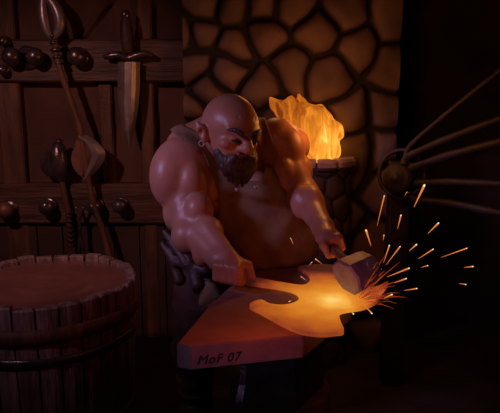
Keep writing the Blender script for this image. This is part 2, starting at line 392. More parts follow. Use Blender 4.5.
crescent([wa(79, 138), wa(86, 141.5), wa(90, 149), wa(92, 155), wa(90, 162), wa(87, 169), wa(84, 177)], [wa(77, 140), wa(76, 146), wa(73, 152), wa(72, 158), wa(73, 164), wa(76, 170), wa(82, 176)], 'blade_cheek', M['rust'], .022, t)

# ================================================================== MACE
YM = YR - .05
def wm(px, py, dy=0): return W(px, py, YM + dy)
t = thing('mace', 'short dark mace with round head and twisted grip above the tub', 'mace', wm(60, 170))
ax = wm(59, 140) - wm(66, 200)
bm = bmesh.new(); lathe(bm, [(0, .035), (.014, .03), (.024, .018), (.025, .005), (.016, -.008), (.026, -.02), (.016, -.03)], 14, wm(59, 143), ax); obj('finial', bm, M['iron'], t, True)
bm = bmesh.new(); lathe(bm, [(.022, .18), (.046, .15), (.062, .10), (.068, .04), (.060, -.02), (.04, -.07), (.026, -.09)], 18, wm(60.5, 168), ax); obj('socket', bm, M['iron'], t, True)
bm = bmesh.new(); lathe(bm, ballprof(.098, 12, .5), 22, wm(53, 164, .035), (-.3, -1, .1)); obj('mace_head', bm, M['iron'], t, True)
bm = bmesh.new(); tube(bm, catmull([wm(61, 174), wm(63, 186), wm(66, 200), wm(69, 214)], 4), .021, 12); obj('shaft', bm, M['wood'], t, True)
bm = bmesh.new(); Q_ = []
for i in range(97):
    s_ = i / 96; c = wm(69, 212).lerp(wm(71, 246), s_); a = s_ * 2 * PI * 7; Q_.append(c + Vector((math.cos(a) * .016, math.sin(a) * .016, 0)))
tube(bm, Q_, .012, 8); tube(bm, [wm(69, 210), wm(71, 247)], .014, 8); obj('twisted_grip', bm, M['leather'], t, True)
t = thing('hanging_tongs', 'thin dark tongs hanging beside the mace grip over the tub', 'tongs', wm(80, 230))
for a, b, c_ in ((76, 80, 79), (84, 79, 83)):
    bm = bmesh.new(); tube(bm, catmull([wm(a, 206, -.03), wm(b, 224, -.03), wm(c_, 250, -.03), wm(c_ , 268, -.03)], 4), .011, 8); obj('rein', bm, M['iron'], t, True)

# ================================================================== TUB
YT = 3.0; tc_ = W(45, 277, YT); RT = .462; HT = tc_.z
t = thing('wooden_tub', 'large round staved wooden tub full of reddish water', 'tub', (tc_.x, YT, 0))
NS = 28
def ringr(z): return RT * (.90 + .10 * z / HT)
for k in range(NS):
    a0 = 2 * PI * k / NS + .012; a1 = 2 * PI * (k + 1) / NS - .012
    hz = HT + rng.uniform(-.010, .010); tk = .042 + rng.uniform(-.004, .004); ro = rng.uniform(-.004, .005)
    bm = bmesh.new(); rows = []
    for z in (0.0, .3, .62, hz - .008, hz):
        R0 = ringr(min(z, HT)) + ro; ch = .006 if z == hz else 0; row = []
        for (a, r) in ((a0 + ch * 1.5, R0 - ch), ((a0 + a1) / 2, R0 + .004 - ch), (a1 - ch * 1.5, R0 - ch), (a1 - ch * 1.5, R0 - tk + ch), ((a0 + a1) / 2, R0 - tk + ch), (a0 + ch * 1.5, R0 - tk + ch)):
            row.append(bm.verts.new((tc_.x + math.cos(a) * r, YT + math.sin(a) * r, z)))
        rows.append(row)
    for a, b in zip(rows, rows[1:]):
        for q in range(6): bm.faces.new((a[q], a[(q + 1) % 6], b[(q + 1) % 6], b[q]))
    bm.faces.new(rows[0]); bm.faces.new(rows[-1]); obj('stave', bm, M['stave'], t)
for z0, z1, ex in ((HT - .185, HT - .108, .016), (HT - .30, HT - .25, .010), (.12, .17, .012)):
    bm = bmesh.new(); n_ = 64
    r0 = ringr(z0) + .006; r1 = ringr(z1) + .006
    lathe(bm, [(r0, z0), (r0 + ex, z0 + .006), (r1 + ex, z1 - .006), (r1, z1), (r1 - .012, z1), (r0 - .012, z0), (r0, z0)], n_, (tc_.x, YT, 0)); obj('hoop', bm, M['wood' if z0 > HT - .2 else 'iron'], t, True)
bm = bmesh.new(); lathe(bm, [(0, HT - .032)] + [(r, HT - .032 + .0015 * math.sin(r * 60)) for r in np.linspace(.02, RT - .046, 26)], 48, (tc_.x, YT, 0)); obj('water', bm, M['water'], t, True)
bm = bmesh.new(); lathe(bm, [(0, .03), (.39, .03), (.39, .06), (0, .06)], 40, (tc_.x, YT, 0)); obj('tub_bottom', bm, M['wood'], t)

# ================================================================== HEARTH AND FIRE
HY = 3.88; HR = .215; hc = W(321, 160, HY - HR); hz = hc.z
t = thing('forge_hearth', 'round stone hearth built against the chimney, holding the fire', 'hearth', (hc.x, 3.8, 0))
hs = []
for j in range(10):
    for i in range(14): hs.append(((i + .5 * (j % 2) + .3 * rng.rand()) * .15 - .9, hz - .05 - j * .14 + .03 * rng.rand()))
Rm = HR
def phh(u, v, h):
    a = u / Rm; r = Rm + h + .02 * (v > hz - .07)
    return (hc.x + math.sin(a) * r, HY - math.cos(a) * r, v)
relief('hearth_wall', hs, -Rm * PI / 2, Rm * PI / 2, 0, hz - .04, .008, phh, .022, M['shaded_stone'], t, gap=.010)
q0 = -PI / 2
for q in (-.62, -.12, .42, 1.0, PI / 2):        # coping stones of the sill
    bm = bmesh.new(); rows = []
    for i in range(9):
        an = q0 + .02 + (q - q0 - .04) * i / 8; e_ = .006 * (i in (0, 8))
        rows.append([bm.verts.new((hc.x + math.sin(an) * r, HY - math.cos(an) * r, z)) for r, z in ((HR - .07, hz - .05), (HR - .07, hz - .008 - e_), (HR - .05, hz + .002 - e_), (HR + .03 - e_, hz + .002 - e_), (HR + .045 - e_, hz - .015), (HR + .045 - e_, hz - .045 + e_), (HR + .03, hz - .055))])
    for A, B in zip(rows, rows[1:]):
        for k in range(7): bm.faces.new((A[k], A[(k + 1) % 7], B[(k + 1) % 7], B[k]))
    bm.faces.new(rows[0]); bm.faces.new(rows[-1]); obj('sill_stone', bm, M['stone'], t); q0 = q
bm = bmesh.new(); vs_ = [bm.verts.new((hc.x + math.sin(a) * (HR - .03), HY - math.cos(a) * (HR - .03), hz - .045)) for a in np.linspace(-PI / 2, PI / 2, 25)]; f0 = bm.faces.new(vs_); bmesh.ops.solidify(bm, geom=[f0], thickness=.02); obj('fire_bed', bm, M['coal'], t)
cpos = []
for _ in range(900):
    a = rng.uniform(PI * 1.02, PI * 1.98); r = (Rm - .07) * math.sqrt(rng.rand()); c_ = (math.cos(a) * r, math.sin(a) * r)
    if all(math.hypot(c_[0] - q[0], c_[1] - q[1]) > .044 for q in cpos): cpos.append(c_)
for k, (c0, c1) in enumerate(cpos):
    s_ = rng.uniform(.016, .021)
    if k == 0:
        bm = bmesh.new(); bmesh.ops.create_icosphere(bm, subdivisions=2, radius=1)
        for v in bm.verts: v.co *= 1 + .3 * noise.noise(v.co * 1.6)
        co = obj('coal', bm, M['coal']); tag(co, 'lump of coal in the bed of the hearth fire', 'coal', 'coals under the forge fire')
    else: co = co.copy(); COL.objects.link(co)
    co.location = (hc.x + c0, HY - .01 + c1, hz - .043 + s_); co.scale = (s_, s_ * .9, s_ * .75); co.rotation_euler = (rng.rand() * 3, rng.rand() * 3, rng.rand() * 3)

# flames
YF = 3.79
g = Grid((hc.x - .5, YF - .22, hz - .06), (hc.x + .35, YF + .24, hz + .6), .008)
fl = [((318, 148), (286, 112), .075, .05, 0), ((322, 150), (300, 108), .085, .05, .02), ((322, 150), (314, 116), .09, .07, -.01), ((325, 146), (330, 130), .085, .065, .0), ((308, 144), (290, 122), .08, .06, .02),
      ((292, 112), (276, 105), .055, .038, 0), ((300, 112), (291, 98), .045, .022, -.02), ((306, 108), (299, 95), .03, .012, .02), ((325, 118), (320, 108), .045, .02, 0), ((320, 150), (329, 150), .08, .075, 0), ((338, 134), (340, 126), .035, .02, -.02), ((280, 112), (270, 98), .03, .010, .01)]
for (a, b, r0, r1, dy) in fl: g.cap(W(*a, YF + dy), W(*b, YF + dy), r0, r1, .03)
ax_ = [g.lo[i] + g.h * np.arange(g.n[i]) for i in range(3)]
X_, Y_, Z_ = np.meshgrid(*ax_, indexing='ij', sparse=True)
g.D = (g.D + .005 * np.sin(X_ * 60 + Z_ * 42) * np.cos(Y_ * 50) + .002 * np.sin(X_ * 120 - Z_ * 30 + Y_ * 90)).astype(np.float32)
g.D[:, :, :2] = 1; g.D = np.maximum(g.D, (hz - .03 - Z_)).astype(np.float32)
fm = bpy.data.materials.new('flame'); fm.use_nodes = True; n = fm.node_tree.nodes; l = fm.node_tree.links; n.remove(n['Principled BSDF'])
e = n.new('ShaderNodeEmission'); tcn = n.new('ShaderNodeTexCoord'); mp = n.new('ShaderNodeMapping'); mp.inputs['Rotation'].default_value = (0, .45, 0); mp.inputs['Scale'].default_value = (22, 22, 6)
nz = n.new('ShaderNodeTexNoise'); nz.inputs['Scale'].default_value = 1.0; nz.inputs['Detail'].default_value = 5; nz.inputs['Distortion'].default_value = .8
sx = n.new('ShaderNodeSeparateXYZ'); l.new(tcn.outputs['Object'], sx.inputs[0]); l.new(tcn.outputs['Object'], mp.inputs[0]); l.new(mp.outputs[0], nz.inputs['Vector'])
# heat falls off with distance from the fuel bed
vd = n.new('ShaderNodeVectorMath'); vd.operation = 'DISTANCE'; hot = W(324, 148, YF); vd.inputs[1].default_value = hot; l.new(tcn.outputs['Object'], vd.inputs[0])
mr = n.new('ShaderNodeMapRange'); mr.inputs[1].default_value = .04; mr.inputs[2].default_value = .34; mr.inputs[3].default_value = 1.0; mr.inputs[4].default_value = .28; l.new(vd.outputs['Value'], mr.inputs[0])
ad = n.new('ShaderNodeMath'); ad.operation = 'MULTIPLY_ADD'; ad.inputs[1].default_value = 1.3; l.new(nz.outputs['Fac'], ad.inputs[0]); 
sb = n.new('ShaderNodeMath'); sb.operation = 'SUBTRACT'; sb.inputs[1].default_value = .80; l.new(mr.outputs[0], sb.inputs[0]); l.new(sb.outputs[0], ad.inputs[2])
rp = n.new('ShaderNodeValToRGB'); cr = rp.color_ramp; cr.elements[0].position = 0; cr.elements[0].color = (.14, .025, .003, 1); cr.elements[1].position = 1; cr.elements[1].color = (1, .70, .24, 1)
for p_, c_ in ((.3, (.34, .08, .006, 1)), (.6, (.62, .19, .014, 1)), (.84, (.88, .38, .045, 1))):
    q = cr.elements.new(p_); q.color = c_
l.new(ad.outputs[0], rp.inputs[0]); l.new(rp.outputs[0], e.inputs[0]); e.inputs[1].default_value = 1.5; l.new(e.outputs[0], n['Material Output'].inputs[0])
M['flame'] = fm
o = sdf_obj('forge_fire', g.D, g, fm); tag(o, 'bright orange flames leaping from the stone hearth', 'fire'); FIRE = o

# ================================================================== ANVIL
ZA = .97; TH = .086
top = [WZ(190, 346, ZA), WZ(303, 335, ZA), WZ(352, 300, ZA), WZ(352, 275, ZA), WZ(330, 266, ZA), WZ(262, 269, ZA), WZ(232, 285, ZA), WZ(212, 303, ZA), WZ(176.5, 344, ZA)]
ac = sum(top, Vector()) / len(top)
t = thing('anvil', 'heavy iron anvil slab lit red, carrying the glowing blade', 'anvil', (ac.x, ac.y, 0))
bm = bmesh.new()
def prism(bm, poly, z0, z1, bev=.004):
    a = [bm.verts.new((p.x, p.y, z1)) for p in poly]; b = [bm.verts.new((p.x, p.y, z0)) for p in poly]
    n_ = len(poly); fs = [bm.faces.new(a), bm.faces.new(b[::-1])]
    for k in range(n_): fs.append(bm.faces.new((a[k], b[k], b[(k + 1) % n_], a[(k + 1) % n_])))
    if bev: bmesh.ops.bevel(bm, geom=list({e_ for f in fs for e_ in f.edges}), offset=bev, segments=2, affect='EDGES')
prism(bm, top, ZA - TH, ZA); obj('anvil_face', bm, M['anvil'], t)
bm = bmesh.new()
c2 = Vector((ac.x + .04, ac.y + .08, 0)); rows = []
for z, s_ in ((ZA - TH + .004, .78), (ZA - .14, .62), (ZA - .22, .5), (ZA - .30, .52), (ZA - .36, .56), (ZA - .42, .58)):
    rows.append([bm.verts.new((c2.x + (p.x - ac.x) * s_, c2.y + (p.y - ac.y) * s_, z)) for p in top])
for a, b in zip(rows, rows[1:]):
    for k in range(len(top)): bm.faces.new((a[k], a[(k + 1) % len(top)], b[(k + 1) % len(top)], b[k]))
bm.faces.new(rows[0]); bm.faces.new(rows[-1]); obj('anvil_waist', bm, M['iron'], t)
sr = thing('tree_stump_block', 'dark wooden block under the anvil', 'block', (c2.x, c2.y, 0))
bm = bmesh.new(); lathe(bm, [(0, 0), (.26, 0), (.24, .1), (.22, .3), (.215, ZA - .425), (.205, ZA - .42), (0, ZA - .42)], 28, (c2.x, c2.y, 0)); obj('block_body', bm, M['wood'], sr, True)
bm = bmesh.new(); lathe(bm, [(.219, .32), (.232, .325), (.232, .365), (.222, .37), (.21, .345)], 28, (c2.x, c2.y, 0)); obj('iron_band', bm, M['iron'], sr, True)
# lettering on the front edge of the slab
cu = bpy.data.curves.new('txt', 'FONT'); cu.body = 'MoF 07'; cu.size = .045; cu.extrude = .0012; cu.shear = .25; cu.space_character = 1.08
cu.body = 'MoF 07'; to = bpy.data.objects.new('txt', cu); COL.objects.link(to); bpy.context.view_layer.update()
me = bpy.data.meshes.new_from_object(to.evaluated_get(bpy.context.evaluated_depsgraph_get())); bpy.data.objects.remove(to)
d = (top[1] - top[0]).normalized(); nrm = Vector((d.y, -d.x, 0)).normalized()
R = Matrix((d, Vector((0, 0, 1)), nrm)).transposed()
st = top[0].lerp(top[1], .055) + Vector((0, 0, -TH + .018)) + nrm * .001
for v in me.vertices: v.co = R @ v.co + st
link('inscription', me, M['black'], t, False)['label'] = 'black hand-cut letters reading MoF 07'

# ================================================================== GLOWING WORKPIECE
ZP = ZA + .004; TP = .016
out_px = [(243,275),(250,275.5),(268,279.5),(285,282.5),(298,284.5),(306,284),(310.5,279),(308,273),(301,269),(299,266),(315,264),(335,265),(350,272),(362,283),(374,287),(388,281),(384,292),(374,302),(361,307),(347,309),(339,312),(341,322),(344,330),(335,332),(320,333),(301,330.5),(286,324.5),(271,316.5),(259,310),(249.5,305),(254,301),(262,299.5),(269,303),(281,304.5),(292,303),(299,299),(298,293),(290,289),(275,286),(260,284),(244,281)]
poly = catmull([WZ(a, b, ZP + TP) for a, b in out_px], 3, True)
bm = bmesh.new(); prism(bm, poly, ZP, ZP + TP, 0)
bmesh.ops.recalc_face_normals(bm, faces=bm.faces)
bmesh.ops.triangulate(bm, faces=[f for f in bm.faces if len(f.verts) > 4])
wm_ = bpy.data.materials.new('glowing_iron'); wm_.use_nodes = True; n = wm_.node_tree.nodes; l = wm_.node_tree.links; b = n['Principled BSDF']
b.inputs['Base Color'].default_value = (.05, .022, .016, 1); b.inputs['Roughness'].default_value = .6
tcn = n.new('ShaderNodeTexCoord'); vd = n.new('ShaderNodeVectorMath'); vd.operation = 'DISTANCE'; HOT = WZ(333, 300, ZP + TP); vd.inputs[1].default_value = HOT
l.new(tcn.outputs['Object'], vd.inputs[0]); nz = n.new('ShaderNodeTexNoise'); nz.inputs['Scale'].default_value = 14; nz.inputs['Detail'].default_value = 6; l.new(tcn.outputs['Object'], nz.inputs['Vector'])
sx = n.new('ShaderNodeSeparateXYZ'); l.new(tcn.outputs['Object'], sx.inputs[0])
m1 = n.new('ShaderNodeMath'); m1.operation = 'SUBTRACT'; l.new(sx.outputs[0], m1.inputs[0]); m1.inputs[1].default_value = HOT.x + .06
m2 = n.new('ShaderNodeMath'); m2.operation = 'MAXIMUM'; l.new(m1.outputs[0], m2.inputs[0]); m2.inputs[1].default_value = 0
m3 = n.new('ShaderNodeMath'); m3.operation = 'MULTIPLY_ADD'; l.new(m2.outputs[0], m3.inputs[0]); m3.inputs[1].default_value = 1.6; l.new(vd.outputs['Value'], m3.inputs[2])
ma = n.new('ShaderNodeMath'); ma.operation = 'MULTIPLY_ADD'; ma.inputs[1].default_value = .12; l.new(nz.outputs['Fac'], ma.inputs[0]); l.new(m3.outputs[0], ma.inputs[2])
rp = n.new('ShaderNodeValToRGB'); cr = rp.color_ramp; cr.elements[0].position = .05; cr.elements[0].color = (1, .70, .22, 1); cr.elements[1].position = .46; cr.elements[1].color = (.03, .004, .003, 1)
for p_, c_ in ((.10, (.92, .46, .07, 1)), (.17, (.74, .25, .022, 1)), (.27, (.56, .15, .012, 1)), (.35, (.38, .075, .010, 1)), (.41, (.20, .025, .010, 1))):
    q = cr.elements.new(p_); q.color = c_
l.new(ma.outputs[0], rp.inputs[0]); l.new(rp.outputs[0], b.inputs['Emission Color']); b.inputs['Emission Strength'].default_value = 1.0
o = obj('glowing_axe_blade', bm, wm_); tag(o, 'glowing orange barbed axe blade on the anvil, gripped by its tang', 'blade')

# ================================================================== HAMMER
ctr = W(358, 271.5, 2.20)
a_ = Vector((.84, .46, .28)).normalized()           # from striking face to rear
hv = (W(333, 249, 2.40) - W(348, 263, 2.26)).normalized()   # towards the hand
s_ = (hv - a_ * hv.dot(a_)).normalized(); u_ = a_.cross(s_)
t = thing('hammer', 'heavy block-headed hammer with pale violet striking face, held over the hot blade', 'hammer', ctr)
bm = bmesh.new(); rows = []
for h_, k_ in ((-.062, .90), (-.055, 1.0), (-.03, 1.0), (0, .94), (.03, .92), (.056, .84), (.066, .70)):
    row = []
    for q in range(8):
        an = PI / 8 + q * PI / 4; rr = .088 * k_; row.append(bm.verts.new(ctr + a_ * h_ + s_ * math.cos(an) * rr + u_ * math.sin(an) * rr * .8))
    rows.append(row)
for A, B in zip(rows, rows[1:]):
    for k in range(8): bm.faces.new((A[k], A[(k + 1) % 8], B[(k + 1) % 8], B[k]))
bm.faces.new(rows[0]); bm.faces.new(rows[-1]); obj('hammer_head', bm, M['hammer'], t)
HH = W(328, 243, 2.47); hs0 = ctr + s_ * .02; hd = (HH - hs0).normalized()
bm = bmesh.new(); tube(bm, [hs0, hs0.lerp(HH, .5), HH, HH + hd * .11], [.017, .019, .020, .021], 12); obj('handle', bm, M['wood'], t, True)

# ================================================================== SMITH
lo = (-.62, 2.18, 0.0); hi = (.56, 3.38, 1.86); H_ = .0065
gt = Grid(lo, hi, H_)
T = lambda px, py, Y: W(px, py, Y)
# torso and pelvis
gt.ell(T(240, 188, 3.0), (.275, .19, .23), .08)
gt.ell(T(264, 240, 2.99), (.262, .225, .27), .12)
gt.ell(T(238, 288, 3.03), (.30, .22, .17), .10)
gt.cap(T(186, 148, 2.93), T(290, 146, 3.02), .10, .10, .10)      # shoulder girdle
gt.cap(T(237, 140, 2.93), T(200, 152, 2.93), .085, .09, .07); gt.cap(T(240, 138, 2.93), T(276, 146, 3.0), .085, .085, .07)   # trapezius
gt.ell(T(220, 183, 2.86), (.125, .09, .09), .02); gt.ell(T(262, 186, 2.86), (.115, .09, .09), .02)     # pectorals
gt.cap(T(236, 150, 2.93), T(234, 138, 2.80), .10, .085, .06)                                          # neck
Dtorso = gt.D.copy(); gs = Grid(lo, hi, H_); gs.D = gt.D.copy()
gs.ell(T(182, 172, 2.84), (.148, .145, .168), .02); gs.ell(T(277, 142, 2.96), (.105, .12, .12), .02)
# legs
gl = Grid(lo, hi, H_)
hipL = T(203, 300, 3.0); hipR = T(270, 300, 3.05)
kL = Vector((hipL.x - .05, 2.93, .46)); kR = Vector((hipR.x + .08, 3.0, .46)); aL = Vector((kL.x - .0, 3.08, .09)); aR = Vector((kR.x + .03, 3.15, .09))
gl.ell(T(238, 290, 3.03), (.295, .215, .16), .06)
for h0, k0, a0, s0 in ((hipL, kL, aL, -1), (hipR, kR, aR, 1)):
    gl.cap(h0, k0, .145, .095, .07); gl.cap(k0, a0, .088, .058, .04); gl.ell(k0.lerp(a0, .35) + Vector((0, .03, 0)), (.08, .085, .14), .04)
    gl.cap(a0 + Vector((0, .02, -.03)), a0 + Vector((s0 * .03, -.15, -.045)), .055, .042, .03)
Dlegs = gl.D.copy()
k = .05; hh = np.clip(.5 + .5 * (gt.D - Dlegs) / k, 0, 1); gt.D = (gt.D * (1 - hh) + Dlegs * hh - k * hh * (1 - hh)).astype(np.float32)
# head
C = T(231, 124, 2.70); yaw = math.radians(34); pit = math.radians(12)
f_ = Vector((math.sin(yaw) * math.cos(pit), -math.cos(yaw) * math.cos(pit), -math.sin(pit))); r_ = Vector((math.cos(yaw), math.sin(yaw), 0)); uu = f_.cross(r_); uu = uu if uu.z > 0 else -uu
tilt = math.radians(-4); r_, uu = r_ * math.cos(tilt) + uu * math.sin(tilt), uu * math.cos(tilt) - r_ * math.sin(tilt)
Rh = [list(r_), list(uu), list(f_)]
HS = 1.06
Hd = lambda a, b_, c: C + (r_ * a + uu * b_ + f_ * c) * HS
def he(c, r, k, R=None, cut=False, G=None): (G or gt).ell(c, tuple(q * HS for q in r), k * HS, R, cut)
def hk(a, b_, ra, rb, k, cut=False, G=None): (G or gt).cap(a, b_, ra * HS, rb * HS, k * HS, cut)
g = gt
he(Hd(0, .005, -.012), (.110, .118, .130), .03, Rh)
he(Hd(0, -.085, .03), (.082, .075, .085), .04, Rh)          # jaw
hk(Hd(0, -.05, -.05), T(235, 150, 2.90), .085, .10, .05)
he(Hd(0, .02, .075), (.075, .05, .048), .03, Rh)            # forehead
for s0 in (-1, 1):
    he(Hd(s0 * .040, -.036, .128), (.028, .019, .028), .010, Rh, cut=True)
    hk(Hd(s0 * .014, -.016, .126), Hd(s0 * .066, .004, .094), .023, .018, .008)      # brow
    he(Hd(s0 * .040, -.036, .103), (.017, .013, .013), .004, Rh)                       # closed lid
    he(Hd(s0 * .060, -.062, .084), (.030, .022, .026), .02, Rh)                        # cheek
    he(Hd(s0 * .018, -.070, .128), (.018, .014, .018), .006, Rh)                       # nostril wing
    hk(Hd(s0 * .020, -.086, .108), Hd(s0 * .055, -.10, .085), .012, .009, .015)
    hk(Hd(s0 * .112, -.070, -.005), Hd(s0 * .130, -.030, -.022), .015, .021, .008); hk(Hd(s0 * .128, -.030, -.02), Hd(s0 * .148, -.004, -.035), .018, .006, .01)
    he(Hd(s0 * .136, -.042, -.004), (.011, .020, .011), .006, Rh, cut=True)
hk(Hd(0, -.02, .120), Hd(0, -.062, .150), .014, .026, .008)                            # nose
hk(Hd(-.006, .000, .131), Hd(-.004, .02, .127), .0035, .002, .004, cut=True); hk(Hd(.008, .000, .131), Hd(.007, .02, .127), .0035, .002, .004, cut=True)
for i in range(3): hk(Hd(-.045, .035 + i * .017, .106 - i * .004), Hd(.045, .035 + i * .017, .106 - i * .004), .002, .002, .006, cut=True)
hk(Hd(-.022, -.104, .118), Hd(.022, -.104, .118), .008, .008, .006)                    # lower lip
hk(Hd(-.024, -.095, .124), Hd(.024, -.095, .124), .003, .003, .004, cut=True)
# arm holding the work
sL = T(182, 172, 2.84); eL = T(193, 226, 2.70); wL = T(222, 260, 2.46)
g.cap(T(183, 178, 2.83), eL, .112, .088, .05)
g.ell(sL, (.148, .145, .168), .02); g.ell(T(171, 178, 2.79), (.10, .11, .145), .02); g.ell(T(192, 186, 2.74), (.07, .07, .12), .012)
g.ell(T(199, 210, 2.67), (.066, .07, .078), .010)              # biceps
g.ell(T(176, 212, 2.78), (.062, .08, .095), .012)              # triceps
g.cap(eL, wL, .092, .056, .03)
g.ell(T(189, 236, 2.65), (.082, .085, .085), .012); g.ell(T(211, 234, 2.59), (.058, .06, .078), .010); g.ell(T(203, 252, 2.56), (.05, .055, .07), .012)
g.cap(T(206, 226, 2.60), T(229, 256, 2.43), .046, .034, .012)
g.cap(T(224, 125, 2.95), T(188, 142, 2.99), .088, .080, .04)
# arm holding the hammer
sR = T(277, 142, 2.96); eR = T(304, 196, 2.83); wR = T(323, 228, 2.55)
g.cap(sR, eR, .088, .068, .04)
g.ell(sR, (.105, .12, .12), .02); g.ell(T(287, 150, 2.92), (.085, .095, .115), .012)
g.ell(T(284, 174, 2.84), (.055, .06, .085), .010); g.ell(T(303, 172, 2.93), (.048, .06, .085), .010)
g.cap(eR, wR, .076, .045, .03); g.ell(T(311, 204, 2.74), (.058, .065, .085), .03); g.ell(T(300, 202, 2.75), (.045, .05, .075), .02)
# hands
def fist(c, axis, palm, wrist, s=1.0, thumb_along=1):
    """closed hand round a bar: axis = bar, palm = direction from bar to back of hand"""
    A = Vector(axis).normalized(); Pm = Vector(palm); Pm = (Pm - A * Pm.dot(A)).normalized(); Q = A.cross(Pm)
    if Q.z < 0: Q = -Q        # knuckles start on the upper side, fingers wrap down and under
    pt = lambda al, ang, rad: c + A * al + (Pm * math.cos(ang) + Q * math.sin(ang)) * rad
    g.ell(c + Pm * .036 * s, (.050 * s, .026 * s, .048 * s), .02, [list(A), list(Pm), list(Q)])
    g.cap(wrist, c + Pm * .034 * s, .046 * s, .036 * s, .03)
    for i, (al, L_) in enumerate(((.043, .95), (.015, 1.05), (-.014, 1.0), (-.041, .82))):
        al *= s * 1.05; r0 = .0165 * s * (1 if i < 3 else .88)
        k0 = pt(al, .9, .050 * s); k1 = pt(al * 1.02, 2.0, .045 * s); k2 = pt(al, 3.3, .038 * s * L_); k3 = pt(al * .95, 4.4, .030 * s * L_)
        g.cap(c + Pm * .035 * s + A * al * .85, k0, r0 * 1.1, r0 * 1.15, .010)
        g.cap(k0, k1, r0 * 1.12, r0, .006); g.cap(k1, k2, r0, r0 * .93, .006); g.cap(k2, k3, r0 * .93, r0 * .8, .005)
    g.cap(c - A * .036 * s, c + A * .034 * s, .024 * s, .024 * s, .012)
    ta = .05 * s * thumb_along
    g.cap(pt(ta * .3, -.3, .045 * s), pt(ta * 1.15, -.9, .045 * s), .022 * s, .019 * s, .012)
    g.cap(pt(ta * 1.15, -.9, .045 * s), pt(ta * 1.5, -2.0, .036 * s), .018 * s, .015 * s, .005)
Tg0 = WZ(243, 278, ZP + TP / 2); Tg1 = WZ(262, 281, ZP + TP / 2)
cL = T(231, 272.5, 2.415)
fist(cL, (Tg1 - Tg0), (-.25, .15, .9), wL, 1.08)
fist(HH, -hd, (-.35, .55, .65), wR, .98, 1)
# ---- clothes
gx = gt.lo[0] + H_ * np.arange(gt.n[0]); gz = gt.lo[2] + H_ * np.arange(gt.n[2]); GX, GZ = np.meshgrid(gx, gz, indexing='ij')
def poly_sdf(P):
    P = [np.array(p) for p in P]; d = np.full(GX.shape, 1e9); s0 = np.ones(GX.shape)
    for i in range(len(P)):
        a, b_ = P[i], P[i - 1]; ex, ez = b_ - a; wx = GX - a[0]; wz = GZ - a[1]
        t_ = np.clip((wx * ex + wz * ez) / (ex * ex + ez * ez), 0, 1); d = np.minimum(d, (wx - ex * t_) ** 2 + (wz - ez * t_) ** 2)
        c1 = GZ >= a[1]; c2_ = GZ < b_[1]; c3 = ex * wz > ez * wx
        s0 = np.where((c1 & c2_ & c3) | (~c1 & ~c2_ & ~c3), -s0, s0)
    return s0 * np.sqrt(d)
tp = [(196, 315), (206, 250), (218, 215), (219, 192), (204, 154), (188, 142), (168, 133), (162, 128), (173, 122), (181, 127), (197, 133), (209, 143), (223, 162), (232, 181), (258, 181), (264, 172), (261, 152), (256, 135), (252, 112), (262, 106), (271, 135), (281, 163), (292, 190), (306, 212), (322, 246), (334, 315)]
tpw = [(p.x, p.z) for p in (T(a, b_, 2.78) for a, b_ in tp)]
reg = poly_sdf(tpw)[:, None, :]
GY = (gt.lo[1] + H_ * np.arange(gt.n[1]))[None, :, None]
fold = .005 * np.sin(GX * 38 + 3 * np.sin(GZ * 13))[:, None, :] * np.clip((1.3 - GZ) / .3, 0, 1)[:, None, :] + .006 * np.cos(GZ * 52 + GX * 9)[:, None, :] * np.exp(-((GZ - 1.33) / .06) ** 2)[:, None, :]
Dt = np.maximum(gs.D - .018 - fold * 1.6, reg).astype(np.float32)
EMPTY = Vector((hipL.x * .5 + hipR.x * .5, 3.03, 0))
root = thing('person', 'bald bearded blacksmith in brown sleeveless tunic, hammering at the anvil', 'person', EMPTY)
body = sdf_obj('body', gt.D, gt, M['skin'], root)
sdf_obj('tunic', Dt, gt, M['tunic'], root)
zb = T(200, 283, 2.85).z
cloth = np.where(Dlegs < .9, Dlegs - .014 - .006 * np.sin(GZ * 60 + GX * 14)[:, None, :] * np.cos(GY * 18), 1)
Dp = np.maximum(np.maximum(cloth, GZ[:, None, :] - zb - .02), .13 - GZ[:, None, :])
sdf_obj('trousers', Dp.astype(np.float32), gt, M['trouser'], root, 1)
Db = np.maximum(Dlegs - .03, GZ[:, None, :] - .20); xm = (aL.x + aR.x) / 2
for s0 in (-1, 1): sdf_obj('boot', np.maximum(Db, s0 * (xm - GX)[:, None, :]).astype(np.float32), gt, M['leather'], root, 1)
Dboth = np.minimum(Dtorso, Dlegs)
Dbelt = np.maximum(np.abs(GZ - zb - .035)[:, None, :] - .028, Dboth - .030); belt = sdf_obj('belt', Dbelt.astype(np.float32), gt, M['leather'], root, 1)
del Dt, Dp, Db, Dbelt, Dboth
# buckle stud and leather folds at the hip
bc = T(198, 267, 2.56)
bm = bmesh.new(); box(bm, bc, (.042, .014, .026), Matrix.Rotation(.3, 3, 'Y'), .006); obj('buckle', bm, M['bone'], belt)['label'] = 'pale metal buckle'
gp = Grid((-.5, 2.5, .7), (-.12, 3.1, 1.3), .007)
for (a, b_, r0, r1) in (((165, 232, 2.86), (178, 250, 2.82), .016, .030), ((163, 244, 2.87), (176, 262, 2.82), .016, .03), ((171, 238, 2.84), (190, 262, 2.76), .020, .035), ((178, 262, 2.8), (205, 270, 2.72), .022, .03), ((172, 258, 2.84), (180, 280, 2.8), .018, .03), ((190, 258, 2.78), (198, 284, 2.72), .025, .035)):
    gp.cap(T(*a), T(*b_), r0, r1, .012)
gp.cap(T(168, 236, 2.82), T(186, 262, 2.74), .008, .008, .01, cut=True)
sdf_obj('hip_wrap', gp.D, gp, M['leather'], root, 1)['label'] = 'dark folded leather tucked at the hip'
